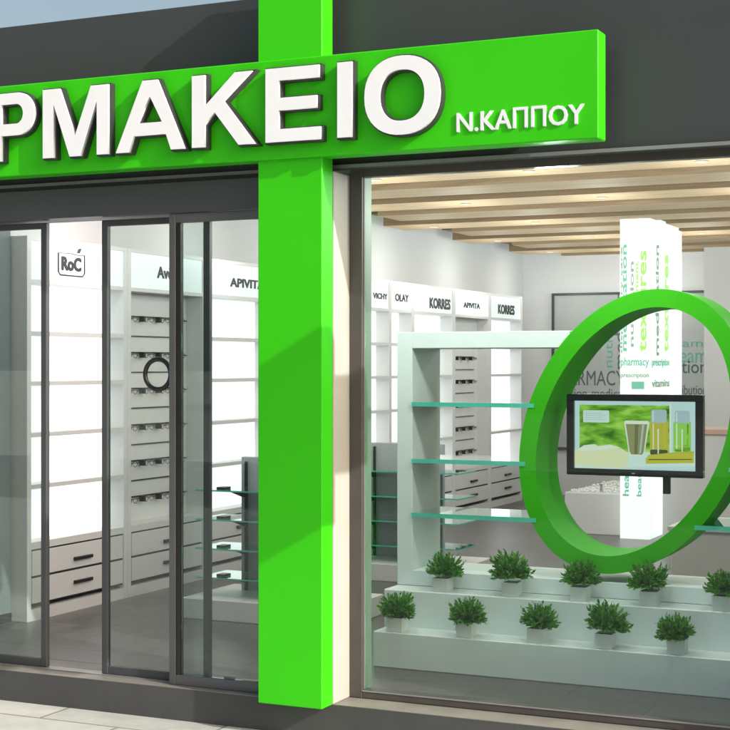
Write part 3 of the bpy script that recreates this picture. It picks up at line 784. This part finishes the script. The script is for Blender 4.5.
MB().box(-3.49, 1.0, 14.20, 14.85, 0, .98, bev=.004).build('body', M['cab'], fc)
MB().box(-3.498, 1.03, 14.17, 14.88, .981, 1.03, bev=.004).build('countertop', M['pink'], fc)
nc = thing('low_counter', (-1.6, 10.3, 0), 'low white counter at the right edge beneath the right glass shelf', 'counter')
MB().box(-2.40, 1.0, 10.0, 10.7, 0.0, .53, bev=.004).build('body', M['cab'], nc)
MB().box(-2.42, 1.02, 9.98, 10.72, .531, .56, bev=.004).build('countertop', M['cab'], nc)
cr_ = thing('card_terminal', (-2.83, 14.3, 1.03), 'small dark upright terminal standing on the pinkish counter top', 'terminal')
MB().box(-2.88, -2.76, 14.26, 14.36, 1.031, 1.045, bev=.002).build('base', M['black'], cr_)
MB().box(-2.86, -2.78, 14.29, 14.32, 1.046, 1.21, bev=.004).build('screen', M['black'], cr_)

# ------------------------------------------------------------------ ceiling lamps plus an unseen window row added to brighten the display
spots = []
for yy in (7.0, 8.55, 10.39, 12.13, 13.95, 15.82, 17.66):
    for xx in (-5.93, -4.65, -3.46, -2.24, -1.0): spots.append((xx if xx > -5.9 else -5.70, yy))
spots = [p for p in spots if not (abs(p[0] + 3.46) < .1 and abs(p[1] - 13.95) < .1) and not (p[0] > -4 and p[1] > 17)]
def lname(i, n): return ['first', 'second', 'third', 'fourth', 'fifth', 'sixth', 'seventh'][i]
rows = sorted(set(p[1] for p in spots))
disc0 = MB().cyl((0, 0, 2.996), (0, 0, 2.9995), .046, .046, 20).mesh('lamp_ring', [M['trim']])
lens0 = MB().cyl((0, 0, 2.9935), (0, 0, 2.9958), .044, .044, 20).mesh('lens', [M['spot']])
for me in (disc0, lens0): me.transform(T(0, 0, -3.0))
# lamps align to their slats; the added window row sits clear of them
for (x, y) in spots:
    k = round((y - 7.13 - .295) / .925); ys = 7.13 + k * .925 + .295 if y > 8 else 7.0
    t = thing('downlight', (x, ys, 3.0), f'small round recessed ceiling lamp, {lname(sorted(set(p[0] for p in spots if p[1]==y)).index(x),5)} from the left in the {lname(rows.index(y),6)} row from the window', 'lamp', 'recessed ceiling lamps')
    o = bpy.data.objects.new('lamp_ring', disc0); COL.objects.link(o); o.parent = t
    o = bpy.data.objects.new('lens', lens0); COL.objects.link(o); o.parent = t
    ld = bpy.data.lights.new('lamp_light', 'POINT'); ld.energy = (7 if x < -5 else 12.5) if y > 8 else (5 if x < -4 else 38); ld.color = (1, .985, .965); ld.shadow_soft_size = .12
    lo = bpy.data.objects.new('lamp_light', ld); COL.objects.link(lo); lo.parent = t; lo.location = (0, 0, -.42)

# ------------------------------------------------------------------ street opposite (reflected in the glass)
ob = thing('street_building', (0, -18, G), 'plain plastered two storey building across the street', 'building')
MB().box(-26, 22, -56, -45, G - .1, 6.2).build('wall', M['neutral'], ob)
MB().box(-26.2, 22.2, -56, -44.8, 6.21, 6.5).build('roof', M['cream'], ob)
for i in range(10):
    wx = -23 + i * 4.6
    for wz in (1.0, 3.9):
        w_ = MB().box(wx, wx + 1.6, -45.0, -44.92, wz, wz + 1.5).build('window', M['fascia'], ob)

# ------------------------------------------------------------------ light, sky, camera
sd = Vector((3.6, -1, 2.05)).normalized()
sun = bpy.data.lights.new('sun', 'SUN'); sun.energy = 3.4; sun.angle = math.radians(.5); sun.color = (1, .965, .9)
so = bpy.data.objects.new('sun', sun); COL.objects.link(so); so.location = (10, -5, 12); so.rotation_euler = sd.to_track_quat('Z', 'Y').to_euler()
w = bpy.data.worlds.new('World'); S.world = w; w.use_nodes = True
nt = w.node_tree; nt.nodes.clear()
o = nt.nodes.new('ShaderNodeOutputWorld'); bg = nt.nodes.new('ShaderNodeBackground'); sk = nt.nodes.new('ShaderNodeTexSky')
sk.sky_type = 'NISHITA'; sk.sun_disc = False; sk.sun_elevation = math.asin(sd.z); sk.sun_rotation = math.atan2(sd.x, sd.y)
sk.dust_density = 6.5; sk.air_density = 1.25; sk.ozone_density = .6
bg.inputs['Strength'].default_value = .15
nt.links.new(sk.outputs['Color'], bg.inputs['Color']); nt.links.new(bg.outputs[0], o.inputs['Surface'])

cam = bpy.data.cameras.new('camera'); ca = bpy.data.objects.new('camera', cam); COL.objects.link(ca)
cam.sensor_width = 36; cam.lens = 36 * 1517 / 730; cam.clip_end = 1500; cam.clip_start = .05
ca.location = (0, 0, 1.63); ca.rotation_euler = (PI / 2, 0, math.radians(24.9))
S.camera = ca
S.view_settings.view_transform = 'Standard'; S.view_settings.look = 'None'; S.view_settings.gamma = 1; S.view_settings.exposure = .30
S.view_settings.use_curve_mapping = False
S.render.engine = 'CYCLES'
S.cycles.use_denoising = True
S.cycles.transparent_max_bounces = 24; S.cycles.max_bounces = 10; S.cycles.diffuse_bounces = 4; S.cycles.glossy_bounces = 4
S.cycles.sample_clamp_indirect = 6
S.cycles.caustics_reflective = False; S.cycles.caustics_refractive = False
